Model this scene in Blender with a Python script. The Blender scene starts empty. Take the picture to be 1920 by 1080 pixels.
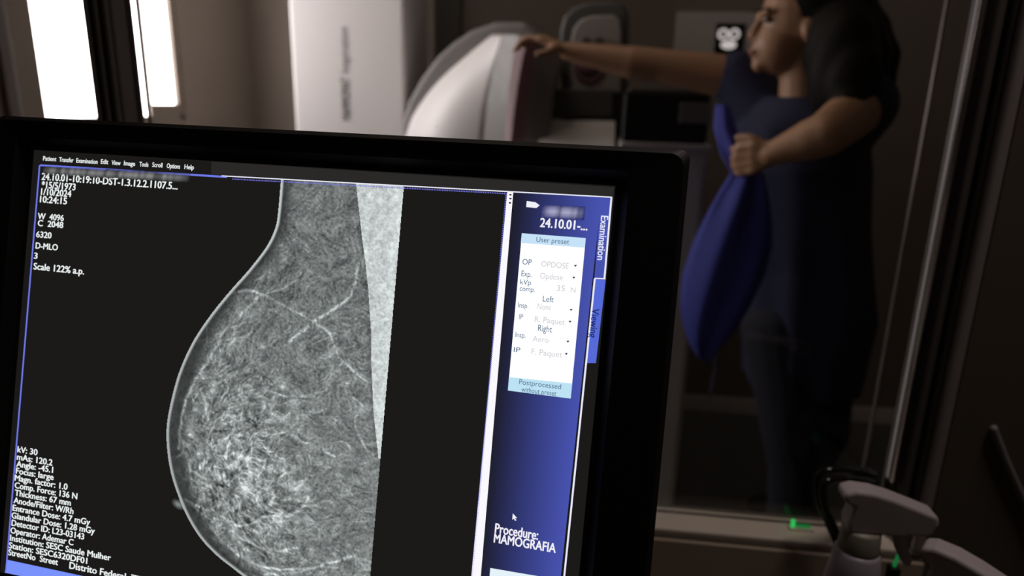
import bpy, bmesh, math, random
import numpy as np
from mathutils import Vector, Matrix

random.seed(7)
np.random.seed(7)
SC = bpy.context.scene
COL = SC.collection
PI = math.pi

# ------------------------------------------------------------------ camera
F = 1280.0                                   # focal length for a 1920 px wide frame (24 mm)
CAM_H = 1.42
RC = (Matrix.Rotation(math.radians(6.5), 3, 'Z')
      @ Matrix.Rotation(math.radians(90 - 15.2), 3, 'X')
      @ Matrix.Rotation(math.radians(1.5), 3, 'Z'))
CPOS = Vector((0, 0, CAM_H))
cam_data = bpy.data.cameras.new('camera')
cam_data.lens = 24.0
cam_data.sensor_width = 36.0
cam_data.clip_start = 0.02
cam_data.dof.use_dof = True
cam_data.dof.focus_distance = 0.425
cam_data.dof.aperture_fstop = 5.0
cam = bpy.data.objects.new('camera', cam_data)
cam.matrix_world = Matrix.Translation(CPOS) @ RC.to_4x4()
COL.objects.link(cam)
SC.camera = cam

# ------------------------------------------------------------------ world, exposure, lights
SC.view_settings.view_transform = 'Standard'
SC.view_settings.look = 'None'
SC.view_settings.gamma = 1.0
SC.view_settings.exposure = 0.0
world = bpy.data.worlds.new('night')
SC.world = world
world.use_nodes = True
bg = world.node_tree.nodes['Background']
bg.inputs[0].default_value = (0.02, 0.018, 0.016, 1)
bg.inputs[1].default_value = 0.2
WINDOW_GLOW = 8.5


def area(name, loc, size, power, color, rot=(0, 0, 0), sy=None):
    l = bpy.data.lights.new(name, 'AREA')
    l.energy = power
    l.color = color
    l.shape = 'RECTANGLE'
    l.size = size
    l.size_y = sy or size
    o = bpy.data.objects.new(name, l)
    o.location = loc
    o.rotation_euler = rot
    COL.objects.link(o)
    return o


area('added_exam_lamp', (-0.60, 1.80, 2.66), 0.5, 2.2, (1.0, 0.84, 0.70))  # unseen lamp added to light the machine and the far arm
area('control_room_lamp', (0.55, 0.50, 2.66), 0.3, 5.5, (1.0, 0.86, 0.82))


# ------------------------------------------------------------------ helpers
def ray(px, py):
    return RC @ Vector(((px - 960) / F, -(py - 540) / F, -1.0))


def atY(px, py, Y):
    d = ray(px, py)
    return CPOS + d * (Y / d.y)


def lin(r, g, b):
    f = lambda c: (c / 255 / 12.92) if c / 255 <= 0.04045 else ((c / 255 + 0.055) / 1.055) ** 2.4
    return (f(r), f(g), f(b), 1)


def mat(name, color, rough=0.5, metal=0.0, spec=0.5, emit=None, estr=0.0, noise=0.0, nscale=20.0, bump=0.0, coat=0.0):
    m = bpy.data.materials.new(name)
    m.use_nodes = True
    nt = m.node_tree
    b = nt.nodes['Principled BSDF']
    b.inputs['Base Color'].default_value = (*color[:3], 1)
    b.inputs['Roughness'].default_value = rough
    b.inputs['Metallic'].default_value = metal
    b.inputs['Specular IOR Level'].default_value = spec
    b.inputs['Coat Weight'].default_value = coat
    if emit:
        b.inputs['Emission Color'].default_value = (*emit[:3], 1)
        b.inputs['Emission Strength'].default_value = estr
    if noise or bump:
        tc = nt.nodes.new('ShaderNodeTexCoord')
        n = nt.nodes.new('ShaderNodeTexNoise')
        n.inputs['Scale'].default_value = nscale
        n.inputs['Detail'].default_value = 5
        nt.links.new(tc.outputs['Object'], n.inputs['Vector'])
        if noise:
            mx = nt.nodes.new('ShaderNodeMix')
            mx.data_type = 'RGBA'
            mx.inputs[6].default_value = (*[c * (1 - noise) for c in color[:3]], 1)
            mx.inputs[7].default_value = (*[min(1, c * (1 + noise)) for c in color[:3]], 1)
            nt.links.new(n.outputs['Fac'], mx.inputs[0])
            nt.links.new(mx.outputs[2], b.inputs['Base Color'])
        if bump:
            bp = nt.nodes.new('ShaderNodeBump')
            bp.inputs['Strength'].default_value = bump
            bp.inputs['Distance'].default_value = 0.002
            nt.links.new(n.outputs['Fac'], bp.inputs['Height'])
            nt.links.new(bp.outputs['Normal'], b.inputs['Normal'])
    return m


def emis(name, color, strength=1.0):
    m = bpy.data.materials.new(name)
    m.use_nodes = True
    nt = m.node_tree
    nt.nodes.clear()
    e = nt.nodes.new('ShaderNodeEmission')
    o = nt.nodes.new('ShaderNodeOutputMaterial')
    e.inputs[0].default_value = (*color[:3], 1)
    e.inputs[1].default_value = strength
    nt.links.new(e.outputs[0], o.inputs[0])
    return m


def emis_attr(name):
    m = emis(name, (1, 1, 1), 1.0)
    nt = m.node_tree
    a = nt.nodes.new('ShaderNodeVertexColor')
    a.layer_name = 'picture'
    nt.links.new(a.outputs[0], nt.nodes['Emission'].inputs[0])
    return m


def thing(name, label, cat, loc=(0, 0, 0), group=None):
    o = bpy.data.objects.new(name, None)
    o.empty_display_size = 0.05
    o.location = loc
    COL.objects.link(o)
    return tag(o, label, cat, group)


def tag(o, label=None, cat=None, group=None, kind=None):
    if label:
        o['label'] = label
    if cat:
        o['category'] = cat
    if group:
        o['group'] = group
    if kind:
        o['kind'] = kind
    return o


def wloc(o):
    v = Vector((0, 0, 0))
    while o is not None:
        v += Vector(o.location)
        o = o.parent
    return v


def link(name, mesh, material, parent=None, smooth=False, mods=()):
    """one mesh object; the mesh comes in world coordinates and is moved into its parent's frame"""
    o = bpy.data.objects.new(name, mesh)
    if material is not None:
        mesh.materials.append(material)
    COL.objects.link(o)
    if parent is not None:
        o.parent = parent
        w = wloc(parent)
        mesh.transform(Matrix.Translation(-w))
    if smooth:
        mesh.polygons.foreach_set('use_smooth', [True] * len(mesh.polygons))
    return o


class MB:
    def __init__(self):
        self.bm = bmesh.new()

    def box(self, lo, hi, bevel=0.0, seg=2):
        lo, hi = Vector(lo), Vector(hi)
        t = bmesh.new()
        bmesh.ops.create_cube(t, size=1)
        for v in t.verts:
            v.co = Vector([(lo[i] + hi[i]) / 2 + v.co[i] * (hi[i] - lo[i]) for i in range(3)])
        if bevel:
            bmesh.ops.bevel(t, geom=t.edges[:], offset=bevel, segments=seg, affect='EDGES', profile=0.5)
        return self._add(t)

    def _add(self, t):
        bmesh.ops.recalc_face_normals(t, faces=t.faces[:])
        me = bpy.data.meshes.new('tmp')
        t.to_mesh(me)
        t.free()
        self.bm.from_mesh(me)
        bpy.data.meshes.remove(me)
        return self

    def loft(self, rings, cap=True):
        t = bmesh.new()
        R = [[t.verts.new(p) for p in r] for r in rings]
        n = len(R[0])
        for a, b in zip(R, R[1:]):
            for i in range(n):
                t.faces.new((a[i], a[(i + 1) % n], b[(i + 1) % n], b[i]))
        if cap:
            t.faces.new(R[0][::-1])
            t.faces.new(R[-1])
        return self._add(t)

    def tube(self, pts, rad, n=12, cap=True, flat=1.0, ref=None):
        pts = [Vector(p) for p in pts]
        rad = rad if isinstance(rad, (list, tuple)) else [rad] * len(pts)
        rings = []
        up = None
        for i, p in enumerate(pts):
            d = (pts[min(i + 1, len(pts) - 1)] - pts[max(i - 1, 0)]).normalized()
            if up is None:
                up = Vector(ref) if ref else (Vector((0, 0, 1)) if abs(d.z) < 0.9 else Vector((1, 0, 0)))
            s = d.cross(up).normalized()
            up = s.cross(d).normalized()
            rings.append([p + (s * math.cos(a) + up * math.sin(a) * flat) * rad[i] for a in [2 * PI * k / n for k in range(n)]])
        return self.loft(rings, cap)

    def capsule(self, p0, r0, p1, r1, n=16):
        p0, p1 = Vector(p0), Vector(p1)
        d = (p1 - p0).normalized()
        P, Rr = [], []
        for k in range(5):
            a = PI / 2 * k / 4.0
            P.append(p0 - d * r0 * math.cos(a) * 0.999)
            Rr.append(max(1e-4, r0 * math.sin(a)))
        for k in range(5):
            a = PI / 2 * k / 4.0
            P.append(p1 + d * r1 * math.sin(a) * 0.999)
            Rr.append(max(1e-4, r1 * math.cos(a)))
        return self.tube(P, Rr, n)

    def ell(self, c, r, rot=None, n=20):
        t = bmesh.new()
        bmesh.ops.create_uvsphere(t, u_segments=n, v_segments=n // 2 + 2, radius=1)
        M = rot or Matrix.Identity(3)
        for v in t.verts:
            v.co = Vector(c) + M @ Vector((v.co.x * r[0], v.co.y * r[1], v.co.z * r[2]))
        return self._add(t)

    def prism(self, pts, off, bevel=0.0, seg=2):
        """closed outline of 3D points extruded along the vector off"""
        t = bmesh.new()
        off = Vector(off)
        a = [t.verts.new(p) for p in pts]
        b = [t.verts.new(Vector(p) + off) for p in pts]
        n = len(a)
        t.faces.new(a)
        t.faces.new(b[::-1])
        for i in range(n):
            t.faces.new((a[i], b[i], b[(i + 1) % n], a[(i + 1) % n]))
        if bevel:
            bmesh.ops.recalc_face_normals(t, faces=t.faces[:])
            es = [e for e in t.edges if e.calc_face_angle(0) > 0.6]
            bmesh.ops.bevel(t, geom=es, offset=bevel, segments=seg, affect='EDGES', profile=0.5)
        return self._add(t)

    def poly(self, pts):
        t = [self.bm.verts.new(p) for p in pts]
        self.bm.faces.new(t)
        return self

    def mesh(self, name):
        me = bpy.data.meshes.new(name)
        self.bm.to_mesh(me)
        self.bm.free()
        return me

    def build(self, name, material, parent=None, smooth=False, remesh=0.0, it=6):
        me = self.mesh(name)
        if remesh:
            me = remesh_mesh(me, remesh, it)
            smooth = True
        return link(name, me, material, parent, smooth)


def remesh_mesh(me, voxel, it):
    """grow all the overlapping volumes of a mesh into one continuous surface"""
    o = bpy.data.objects.new('tmp', me)
    COL.objects.link(o)
    r = o.modifiers.new('r', 'REMESH')
    r.mode = 'VOXEL'
    r.voxel_size = voxel
    s = o.modifiers.new('s', 'SMOOTH')
    s.factor = 0.5
    s.iterations = it
    dg = bpy.context.evaluated_depsgraph_get()
    out = bpy.data.meshes.new_from_object(o.evaluated_get(dg))
    out.name = me.name
    bpy.data.objects.remove(o)
    out.materials.clear()
    return out


def struct(o):
    o['kind'] = 'structure'
    return o


def text_mesh(string, bold=0.0):
    cu = bpy.data.curves.new('txt', 'FONT')
    cu.body = string
    cu.size = 1.0
    cu.resolution_u = 3
    o = bpy.data.objects.new('txt', cu)
    COL.objects.link(o)
    dg = bpy.context.evaluated_depsgraph_get()
    me = bpy.data.meshes.new_from_object(o.evaluated_get(dg))
    bpy.data.objects.remove(o)
    bpy.data.curves.remove(cu)
    if bold:                                 # heavier strokes: the same letters once more, a hair to either side
        bm = bmesh.new()
        for dx, dy in ((-bold, 0), (bold, 0), (0, -bold * .6), (0, bold * .6)):
            bm.from_mesh(me)
            bm.verts.ensure_lookup_table()
            n = len(me.vertices)
            for v in bm.verts[-n:]:
                v.co.x += dx
                v.co.y += dy
        bm.to_mesh(me)
        bm.free()
    return me


# ------------------------------------------------------------------ materials
M = {}
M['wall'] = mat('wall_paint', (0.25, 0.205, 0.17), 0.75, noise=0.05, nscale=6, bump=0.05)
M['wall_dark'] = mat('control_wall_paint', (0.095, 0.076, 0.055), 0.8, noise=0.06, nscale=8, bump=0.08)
M['ceil'] = mat('ceiling_paint', (0.55, 0.52, 0.48), 0.9, noise=0.03)
M['floor'] = mat('vinyl_floor', (0.13, 0.13, 0.12), 0.45, noise=0.15, nscale=12)
M['base'] = mat('baseboard_paint', (0.80, 0.75, 0.70), 0.5, noise=0.03)
M['sill'] = mat('cream_sill', (0.66, 0.58, 0.48), 0.55, noise=0.05, nscale=15)
M['light_apron'] = mat('lightening_apron', (0.40, 0.325, 0.24), 0.6, noise=0.05, nscale=12)
M['alu'] = mat('aluminium', (0.42, 0.39, 0.38), 0.28, metal=1.0, noise=0.08, nscale=30)
M['alu_dark'] = mat('dark_anodised', (0.12, 0.105, 0.095), 0.4, metal=0.2, noise=0.1, nscale=40)
M['gasket'] = mat('dark_gasket', (0.03, 0.027, 0.025), 0.5)
M['trim_highlight'] = mat('whitened_trim_highlight', (0.88, 0.84, 0.86), 0.2, spec=0.8, coat=0.5)  # aluminium trim painted white in place of its highlight
M['rubber'] = mat('black_rubber', (0.012, 0.011, 0.010), 0.6)
M['white'] = mat('white_enamel', (0.74, 0.70, 0.695), 0.42, noise=0.015, nscale=5)
M['white2'] = mat('offwhite_plastic', (0.62, 0.58, 0.54), 0.45, noise=0.03, nscale=8)
M['grey'] = mat('grey_plastic', (0.22, 0.205, 0.20), 0.45, noise=0.04)
M['grey2'] = mat('mid_grey_plastic', (0.33, 0.30, 0.28), 0.5, noise=0.04)
M['dgrey'] = mat('dark_grey_plastic', (0.085, 0.08, 0.075), 0.5, noise=0.05)
M['mauve'] = mat('mauve_plastic', (0.24, 0.12, 0.145), 0.4, noise=0.05)
M['mauve_light'] = mat('pale_mauve_plastic', (0.42, 0.29, 0.31), 0.4, noise=0.05)
M['print'] = mat('grey_print', (0.10, 0.10, 0.12), 0.6)
M['black'] = mat('black_plastic', (0.010, 0.009, 0.008), 0.55, spec=0.3, noise=0.1, nscale=60)
M['black_gloss'] = mat('black_gloss', (0.008, 0.008, 0.008), 0.12)
M['inner'] = mat('bezel_lip', (0.03, 0.03, 0.03), 0.25)
M['skin'] = mat('skin', (0.40, 0.215, 0.12), 0.5, noise=0.08, nscale=30)
M['hair'] = mat('black_hair', (0.008, 0.006, 0.005), 0.65, spec=0.12, bump=0.5, nscale=90)
M['gown'] = mat('navy_cloth', (0.010, 0.013, 0.045), 0.85, noise=0.1, nscale=40, bump=0.1)
M['gown_blue'] = mat('blue_cloth', (0.035, 0.042, 0.30), 0.8, noise=0.12, nscale=30, bump=0.1)
M['pants'] = mat('dark_trousers', (0.006, 0.006, 0.015), 0.9, noise=0.1, nscale=50)
M['shoe'] = mat('dark_shoe', (0.012, 0.009, 0.008), 0.5)
M['spray'] = mat('spray_white', (0.50, 0.445, 0.44), 0.4, noise=0.03)
M['spray_body'] = mat('spray_bottle_body', (0.40, 0.365, 0.39), 0.35, noise=0.03)
M['collar'] = mat('spray_collar', (0.28, 0.265, 0.20), 0.45)
M['desk'] = mat('desk_laminate', (0.10, 0.085, 0.07), 0.5, noise=0.1)
M['green'] = emis('green_glint', (0.03, 0.55, 0.10), 0.9)  # emission that stands in for a green reflection
M['pane_lit'] = emis('daylit_pane', (1.0, 0.94, 0.92), WINDOW_GLOW)
M['lamp'] = mat('lamp_casing', (0.6, 0.6, 0.58), 0.5)

g = bpy.data.materials.new('window_glass')
g.use_nodes = True
nt = g.node_tree
nt.nodes.clear()
out = nt.nodes.new('ShaderNodeOutputMaterial')
tr = nt.nodes.new('ShaderNodeBsdfTransparent')
gl = nt.nodes.new('ShaderNodeBsdfGlossy')
gl.inputs['Roughness'].default_value = 0.02
df = nt.nodes.new('ShaderNodeBsdfDiffuse')
df.inputs[0].default_value = (0.6, 0.58, 0.56, 1)
fr = nt.nodes.new('ShaderNodeFresnel')
fr.inputs[0].default_value = 1.35
m1 = nt.nodes.new('ShaderNodeMixShader')
m2 = nt.nodes.new('ShaderNodeMixShader')
tc = nt.nodes.new('ShaderNodeTexCoord')
vo = nt.nodes.new('ShaderNodeTexVoronoi')
vo.inputs['Scale'].default_value = 16
cr = nt.nodes.new('ShaderNodeMath')
cr.operation = 'LESS_THAN'
cr.inputs[1].default_value = 0.022
mu = nt.nodes.new('ShaderNodeMath')
mu.operation = 'MULTIPLY'
mu.inputs[1].default_value = 0.25
nt.links.new(tc.outputs['Object'], vo.inputs['Vector'])
nt.links.new(vo.outputs['Distance'], cr.inputs[0])
nt.links.new(cr.outputs[0], mu.inputs[0])
nt.links.new(fr.outputs[0], m1.inputs[0])
nt.links.new(tr.outputs[0], m1.inputs[1])
nt.links.new(gl.outputs[0], m1.inputs[2])
nt.links.new(mu.outputs[0], m2.inputs[0])
nt.links.new(m1.outputs[0], m2.inputs[1])
nt.links.new(df.outputs[0], m2.inputs[2])
nt.links.new(m2.outputs[0], out.inputs[0])
M['glass'] = g

# ------------------------------------------------------------------ room shell
XL, XR, YB, YF, ZC = -1.60, 1.95, 3.15, -1.40, 2.70
YW0, YW1 = 0.80, 0.875                      # the dividing wall with the control window
SILL = 0.884
OX0, OX1 = -1.25, 0.440                     # its opening
OZ1 = 2.15
struct(MB().box((XL - .1, YF - .1, -.1), (XR + .1, YB + .1, 0)).build('floor', M['floor']))
struct(MB().box((XL - .1, YF - .1, ZC), (XR + .1, YB + .1, ZC + .1)).build('ceiling', M['ceil']))
struct(MB().box((XL - .1, YB, 0), (XR + .1, YB + .1, ZC)).build('wall_back', M['wall']))
struct(MB().box((XR, YF, 0), (XR + .1, YB, ZC)).build('wall_right', M['wall']))
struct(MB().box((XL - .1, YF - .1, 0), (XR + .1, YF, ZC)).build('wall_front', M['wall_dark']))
# left wall with the daylit window opening
WY0, WY1, WZ0, WZ1 = 1.86, 2.585, 1.325, 2.30
wl = MB()
wl.box((XL - .1, YF, 0), (XL, WY0, ZC)).box((XL - .1, WY1, 0), (XL, YB, ZC))
wl.box((XL - .1, WY0, 0), (XL, WY1, WZ0)).box((XL - .1, WY0, WZ1), (XL, WY1, ZC))
struct(wl.build('wall_left', M['wall']))
# dividing wall
wd = MB()
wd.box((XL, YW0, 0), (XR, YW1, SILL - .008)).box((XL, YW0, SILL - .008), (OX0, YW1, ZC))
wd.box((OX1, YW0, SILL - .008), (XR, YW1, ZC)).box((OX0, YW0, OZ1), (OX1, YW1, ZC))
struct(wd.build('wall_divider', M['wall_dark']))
struct(MB().box((OX0, YW0 + .004, SILL - .008), (OX1, YW1 - .02, SILL), .002).build('trim_1', M['sill']))
struct(MB().box((OX0, YW0 - .006, .10), (OX1, YW0 - .0005, SILL - .010), .002).build('added_apron', M['light_apron']))  # panel added so the wall under the sill comes out lighter
struct(MB().box((XL, YB - .015, 0), (XR, YB, .075), .003).build('baseboard_back', M['base']))
struct(MB().box((XR - .015, YW1, 0), (XR, YB - .015, .075), .003).build('baseboard_right', M['base']))

# window_1: two bright panes in the left wall
w1 = thing('window_1', None, None, (XL, (WY0 + WY1) / 2, WZ0))
struct(w1)
fm = MB()
for a, b in (((WY0, WZ0), (WY0 + .028, WZ1)), ((WY1 - .03, WZ0), (WY1, WZ1)),
             ((WY0, WZ1 - .03), (WY1, WZ1)), ((WY0, WZ0), (WY1, WZ0 + .015))):
    fm.box((XL - .05, a[0], a[1]), (XL - .004, b[0], b[1]))
fm.box((XL - .05, 2.385, WZ0), (XL - .0065, 2.395, WZ1))
fm.box((XL - .05, 2.395, WZ0), (XL - .007, WY1 - .03, WZ0 + .055))
fm.build('window_frame', M['wall'], w1)
MB().box((XL - .03, WY0 + .028, WZ0 + .015), (XL - .02, 2.385, WZ1 - .03)).build('pane', M['pane_lit'], w1)
MB().box((XL - .03, 2.395, WZ0 + .055), (XL - .02, WY1 - .03, WZ1 - .03)).build('pane', M['pane_lit'], w1)

# window_2: the control window with its mullion, jamb and glass
w2 = thing('window_2', None, None, (-.4, .85, SILL))
struct(w2)
ml = MB()
ml.box((-.621, .818, SILL), (-.587, .857, OZ1), .002)
for k in range(3):
    x = -.622 + k * .0125
    ml.box((x, .8125, SILL), (x + .0055, .819, OZ1), .0015)
ml.build('mullion', M['alu_dark'], w2)
MB().box((-.5735, .843, SILL), (-.5712, .846, OZ1)).build('gasket', M['gasket'], w2)
jb = MB()
jb.box((.402, .836, SILL), (.440, .862, OZ1), .002)
jb.box((.4085, .818, SILL), (.4185, .838, OZ1), .004, 3)
jb.box((.4225, .812, SILL), (.4405, .838, OZ1), .006, 3)
jb.build('jamb', M['alu_dark'], w2)
MB().box((.3965, .838, SILL), (.4035, .846, OZ1), .001).build('jamb_gasket', M['gasket'], w2)
MB().box((.3945, .828, .968), (.3990, .8375, OZ1), .0015, 3).build('edge_trim', M['trim_highlight'], w2)
MB().tube([(.3975, .8255, .968), (.3975, .8255, OZ1)], .0035, 20).build('edge_bead', mat('brushed_bead', (.95, .91, .93), .22, metal=1.0), w2, True)
MB().box((.4255, .7985, SILL), (.4398, .8125, OZ1), .0055, 4).build('cover_strip', mat('grey_strip', (0.36, 0.32, 0.31), 0.35, metal=0.3), w2)
MB().box((OX0, .842, SILL), (-.612, .848, OZ1)).build('pane', M['glass'], w2)
MB().box((-.587, .842, SILL), (.369, .848, OZ1)).build('pane', M['glass'], w2)
MB().box((.3685, .8405, .968), (.3702, .8495, OZ1)).build('pane_edge', M['alu'], w2)
MB().box((.355, .835, .955), (.385, .853, .972), .003).build('edge_clip', M['rubber'], w2)
# dark architrave left of the bright window
struct(MB().box((XL, 1.735, 0), (XL + .02, 1.775, 2.35), .003).build('trim_2', mat('dark_trim', (0.10, 0.075, 0.06), 0.5)))

# ------------------------------------------------------------------ ceiling lamps, out of view; the exam one is added to light the machine
for nm, p, lb in (('exam', (-.60, 1.80), 'square ceiling lamp, unseen, added to light the exam room machine'),
                  ('control', (.55, .50), 'square ceiling lamp above the monitor desk')):
    s = .27 if nm == 'exam' else .20
    lp = thing('unseen_ceiling_lamp', lb, 'lamp', (p[0], p[1], ZC))
    fr_ = MB()
    for a in ((-s, -s, s, -s + .02), (-s, s - .02, s, s), (-s, -s, -s + .02, s), (s - .02, -s, s, s)):
        fr_.box((p[0] + a[0], p[1] + a[1], ZC - .035), (p[0] + a[2], p[1] + a[3], ZC - .001))
    fr_.build('lamp_frame', M['lamp'], lp)
    MB().box((p[0] - s + .02, p[1] - s + .02, ZC - .02), (p[0] + s - .02, p[1] + s - .02, ZC - .003)).build('diffuser', M['lamp'], lp)

# ------------------------------------------------------------------ the monitor
SS = 0.40
ROT = (0.0152648, -0.2029309, -0.0942419)
RM = (Matrix.Rotation(ROT[2], 3, 'Z') @ Matrix.Rotation(ROT[1], 3, 'Y') @ Matrix.Rotation(ROT[0], 3, 'X'))
NM = RM.col[2]


def on_plane(px, py):
    d = Vector(((px - 960) / F, -(py - 540) / F, -1.0))
    return d * (-SS / d.dot(NM))


PC = on_plane(640, 650)
MW = Matrix.Translation(CPOS + RC @ PC) @ (RC @ RM).to_4x4()     # the screen's frame: x right, y up, z to the viewer


def uv(px, py):
    d = on_plane(px, py) - PC
    return Vector((d.dot(RM.col[0]), d.dot(RM.col[1])))


def to_px(u, v):
    p = PC + RM @ Vector((u, v, 0))
    return (960 + F * p.x / -p.z, 540 - F * p.y / -p.z)


U0, U1 = uv(66, 310).x, uv(1153, 362).x
V1, V0 = uv(1100, 346).y, uv(15, 1073).y
B0, B1 = uv(8, 232).x, uv(1293, 300).x
T1, T0 = uv(640, 252).y, V0 - 0.045
DESK = 0.74
base_c = MW @ Vector(((B0 + B1) / 2, T0, -.09))
mon = thing('monitor', 'black wide-bezel computer monitor showing a grey breast scan and blue side panel', 'monitor',
            (base_c.x, base_c.y, DESK))


def m_link(name, mesh, material, parent, smooth=False):
    o = bpy.data.objects.new(name, mesh)
    if material is not None:
        mesh.materials.append(material)
    COL.objects.link(o)
    o.parent = parent
    if parent is mon:
        o.matrix_local = Matrix.Translation(-Vector(mon.location)) @ MW
    if smooth:
        mesh.polygons.foreach_set('use_smooth', [True] * len(mesh.polygons))
    return o


def rrect(u0, v0, u1, v1, r, z, n=6):
    P = []
    for cx, cy, a0 in ((u1 - r, v1 - r, 0), (u0 + r, v1 - r, PI / 2), (u0 + r, v0 + r, PI), (u1 - r, v0 + r, 1.5 * PI)):
        for k in range(n + 1):
            a = a0 + PI / 2 * k / n
            P.append(Vector((cx + r * math.cos(a), cy + r * math.sin(a), z)))
    return P


hb = MB()
hb.loft([rrect(B0, T0, B1, T1, .006, .001), rrect(B0, T0, B1, T1, .006, -.028),
         rrect(B0 + .02, T0 + .02, B1 - .02, T1 - .02, .02, -.045), rrect(B0 + .07, T0 + .06, B1 - .07, T1 - .06, .02, -.062)], True)
hb.bm.faces.ensure_lookup_table()
m_link('back_shell', hb.mesh('back_shell'), M['black'], mon)
bz = MB()
bz.loft([rrect(U0 - .003, V0 - .003, U1 + .003, V1 + .003, .002, .0012), rrect(U0 - .010, V0 - .010, U1 + .008, V1 + .008, .004, .0075),
         rrect(B0 + .003, T0 + .003, B1 - .003, T1 - .003, .008, .0085), rrect(B0, T0, B1, T1, .006, .0055),
         rrect(B0, T0, B1, T1, .006, .0012)], False)
bez = m_link('bezel', bz.mesh('bezel'), M['black'], mon)
lp_ = MB()
lp_.loft([rrect(U0 - .003, V0 - .003, U1 + .003, V1 + .003, .002, .0016), rrect(U0, V0, U1, V1, .0005, .0016)], False)
m_link('screen_lip', lp_.mesh('screen_lip'), M['inner'], bez)
sc_ = MB()
sc_.box((U0, V0, .0004), (U1, V1, .0018))
scr = m_link('screen', sc_.mesh('screen'), emis('screen_black', lin(27, 26, 25), 1.0), mon)
# stand
st = MB()
nk = MW @ Vector(((B0 + B1) / 2, (T0 + T1) / 2 - .05, -.06))
st.tube([nk, nk + Vector((0, .05, -.03)), Vector((nk.x, nk.y + .06, nk.z - .10)), Vector((nk.x, nk.y + .06, DESK + .012))], [.028, .028, .028, .03], 14)
st.build('stand_neck', M['black'], mon, True)
st = MB()
st.loft([[Vector((nk.x + .13 * math.cos(a), nk.y + .05 + .09 * math.sin(a), z)) for a in [2 * PI * k / 32 for k in range(32)]] for z in (DESK + .0005, DESK + .014)])
st.build('stand_foot', M['black'], mon)

Z1, Z2, Z3, Z4 = .0021, .0024, .0027, .0030


def q(pxs, z):
    return [Vector((*uv(*p), z)) for p in pxs]


def panel(name, pxs, z, color, strength=1.0):
    return m_link(name, MB().poly(q(pxs[::-1], z)).mesh(name), emis(name + '_light', lin(*color), strength), scr)


def hline(mb, p, r, w, z):
    a, b = uv(*p), uv(*r)
    d = (b - a).normalized()
    n = Vector((-d.y, d.x)) * w * .5
    mb.poly([Vector((*(a - n), z)), Vector((*(b - n), z)), Vector((*(b + n), z)), Vector((*(a + n), z))])


PXU = 0.00040                                # about one photo pixel on the screen, in metres


def words(name, items, color, z, bold=.032, strength=1.0, down=False):
    """items: (string, baseline start px, end px, cap height in px); one mesh per block of writing"""
    bm = bmesh.new()
    for s, a, b, cap in items:
        me = text_mesh(s, bold)
        co = np.array([v.co[:] for v in me.vertices])
        x0, x1 = co[:, 0].min(), co[:, 0].max()
        A, B = uv(*a), uv(*b)
        if down:
            L = A.y - B.y
            sx, sy = L / (x1 - x0), cap * PXU / .73
            T = Matrix(((0, sy, 0, A.x), (-sx, 0, 0, A.y + sx * x0), (0, 0, 1, z), (0, 0, 0, 1)))
        else:
            sx, sy = (B.x - A.x) / (x1 - x0), cap * PXU / .73
            T = Matrix(((sx, 0, 0, A.x - sx * x0), (0, sy, 0, A.y), (0, 0, 1, z), (0, 0, 0, 1)))
        me.transform(T)
        bm.from_mesh(me)
        bpy.data.meshes.remove(me)
    me = bpy.data.meshes.new(name)
    bm.to_mesh(me)
    bm.free()
    return m_link(name, me, emis(name + '_light', lin(*color), strength), scr)


# the side panel: blue gradient drawn by the program, then what stands on it
def grad_mesh(name, quad, n, c0, c1, z):
    tl, tr_, br, bl = [uv(*p) for p in quad]
    bm = bmesh.new()
    lay = bm.verts.layers.float_color.new('picture')
    c0, c1 = np.array(lin(*c0)), np.array(lin(*c1))
    prev = None
    for k in range(n + 1):
        t = k / n
        a = bm.verts.new((*(tl.lerp(tr_, t)), z))
        b = bm.verts.new((*(bl.lerp(br, t)), z))
        c = c0 + (c1 - c0) * (t ** 1.3)
        a[lay] = b[lay] = c
        if prev:
            bm.faces.new((prev[1], b, a, prev[0]))
        prev = (a, b)
    me = bpy.data.meshes.new(name)
    bm.to_mesh(me)
    bm.free()
    return m_link(name, me, emis_attr(name + '_light'), scr)


grad_mesh('side_panel', ((964, 361), (1128, 371), (1043, 1166), (892, 1140)), 24, (30, 30, 42), (72, 83, 176), Z1)
panel('examination_tab', ((1127, 371), (1147, 372), (1135, 522), (1115, 521)), Z1, (72, 83, 176))
panel('viewing_tab', ((1117, 523), (1136, 525), (1118, 680), (1100, 680)), Z2, (86, 106, 216))
wl_ = MB()
hline(wl_, (420, 331), (1148, 371), 1.7 * PXU, Z3)
hline(wl_, (1147, 371), (1134, 522), 2.6 * PXU, Z3)
hline(wl_, (1116, 522), (1136, 523), 1.6 * PXU, Z3)
hline(wl_, (1116, 522), (1050, 1165), 2.6 * PXU, Z3)
m_link('white_lines', wl_.mesh('white_lines'), emis('white_lines_light', lin(236, 236, 250)), scr)
bl_ = MB()
hline(bl_, (81, 311), (430, 333), 3.2 * PXU, Z2)
hline(bl_, (80, 311), (17, 1070), 3.0 * PXU, Z2)
m_link('blue_lines', bl_.mesh('blue_lines'), emis('blue_lines_light', lin(112, 122, 232)), scr)
dl_ = MB()                                   # dotted rim of the picture window
A0, B0_ = uv(440, 336), uv(950, 363)
for k in range(170):
    a = A0.lerp(B0_, k / 170)
    b = A0.lerp(B0_, (k + .5) / 170)
    dl_.poly([Vector((a.x, a.y - .0007, Z2)), Vector((b.x, b.y - .0007, Z2)), Vector((b.x, b.y + .0001, Z2)), Vector((a.x, a.y + .0001, Z2))])
A0, B0_ = uv(951, 364), uv(885, 1100)
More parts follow.
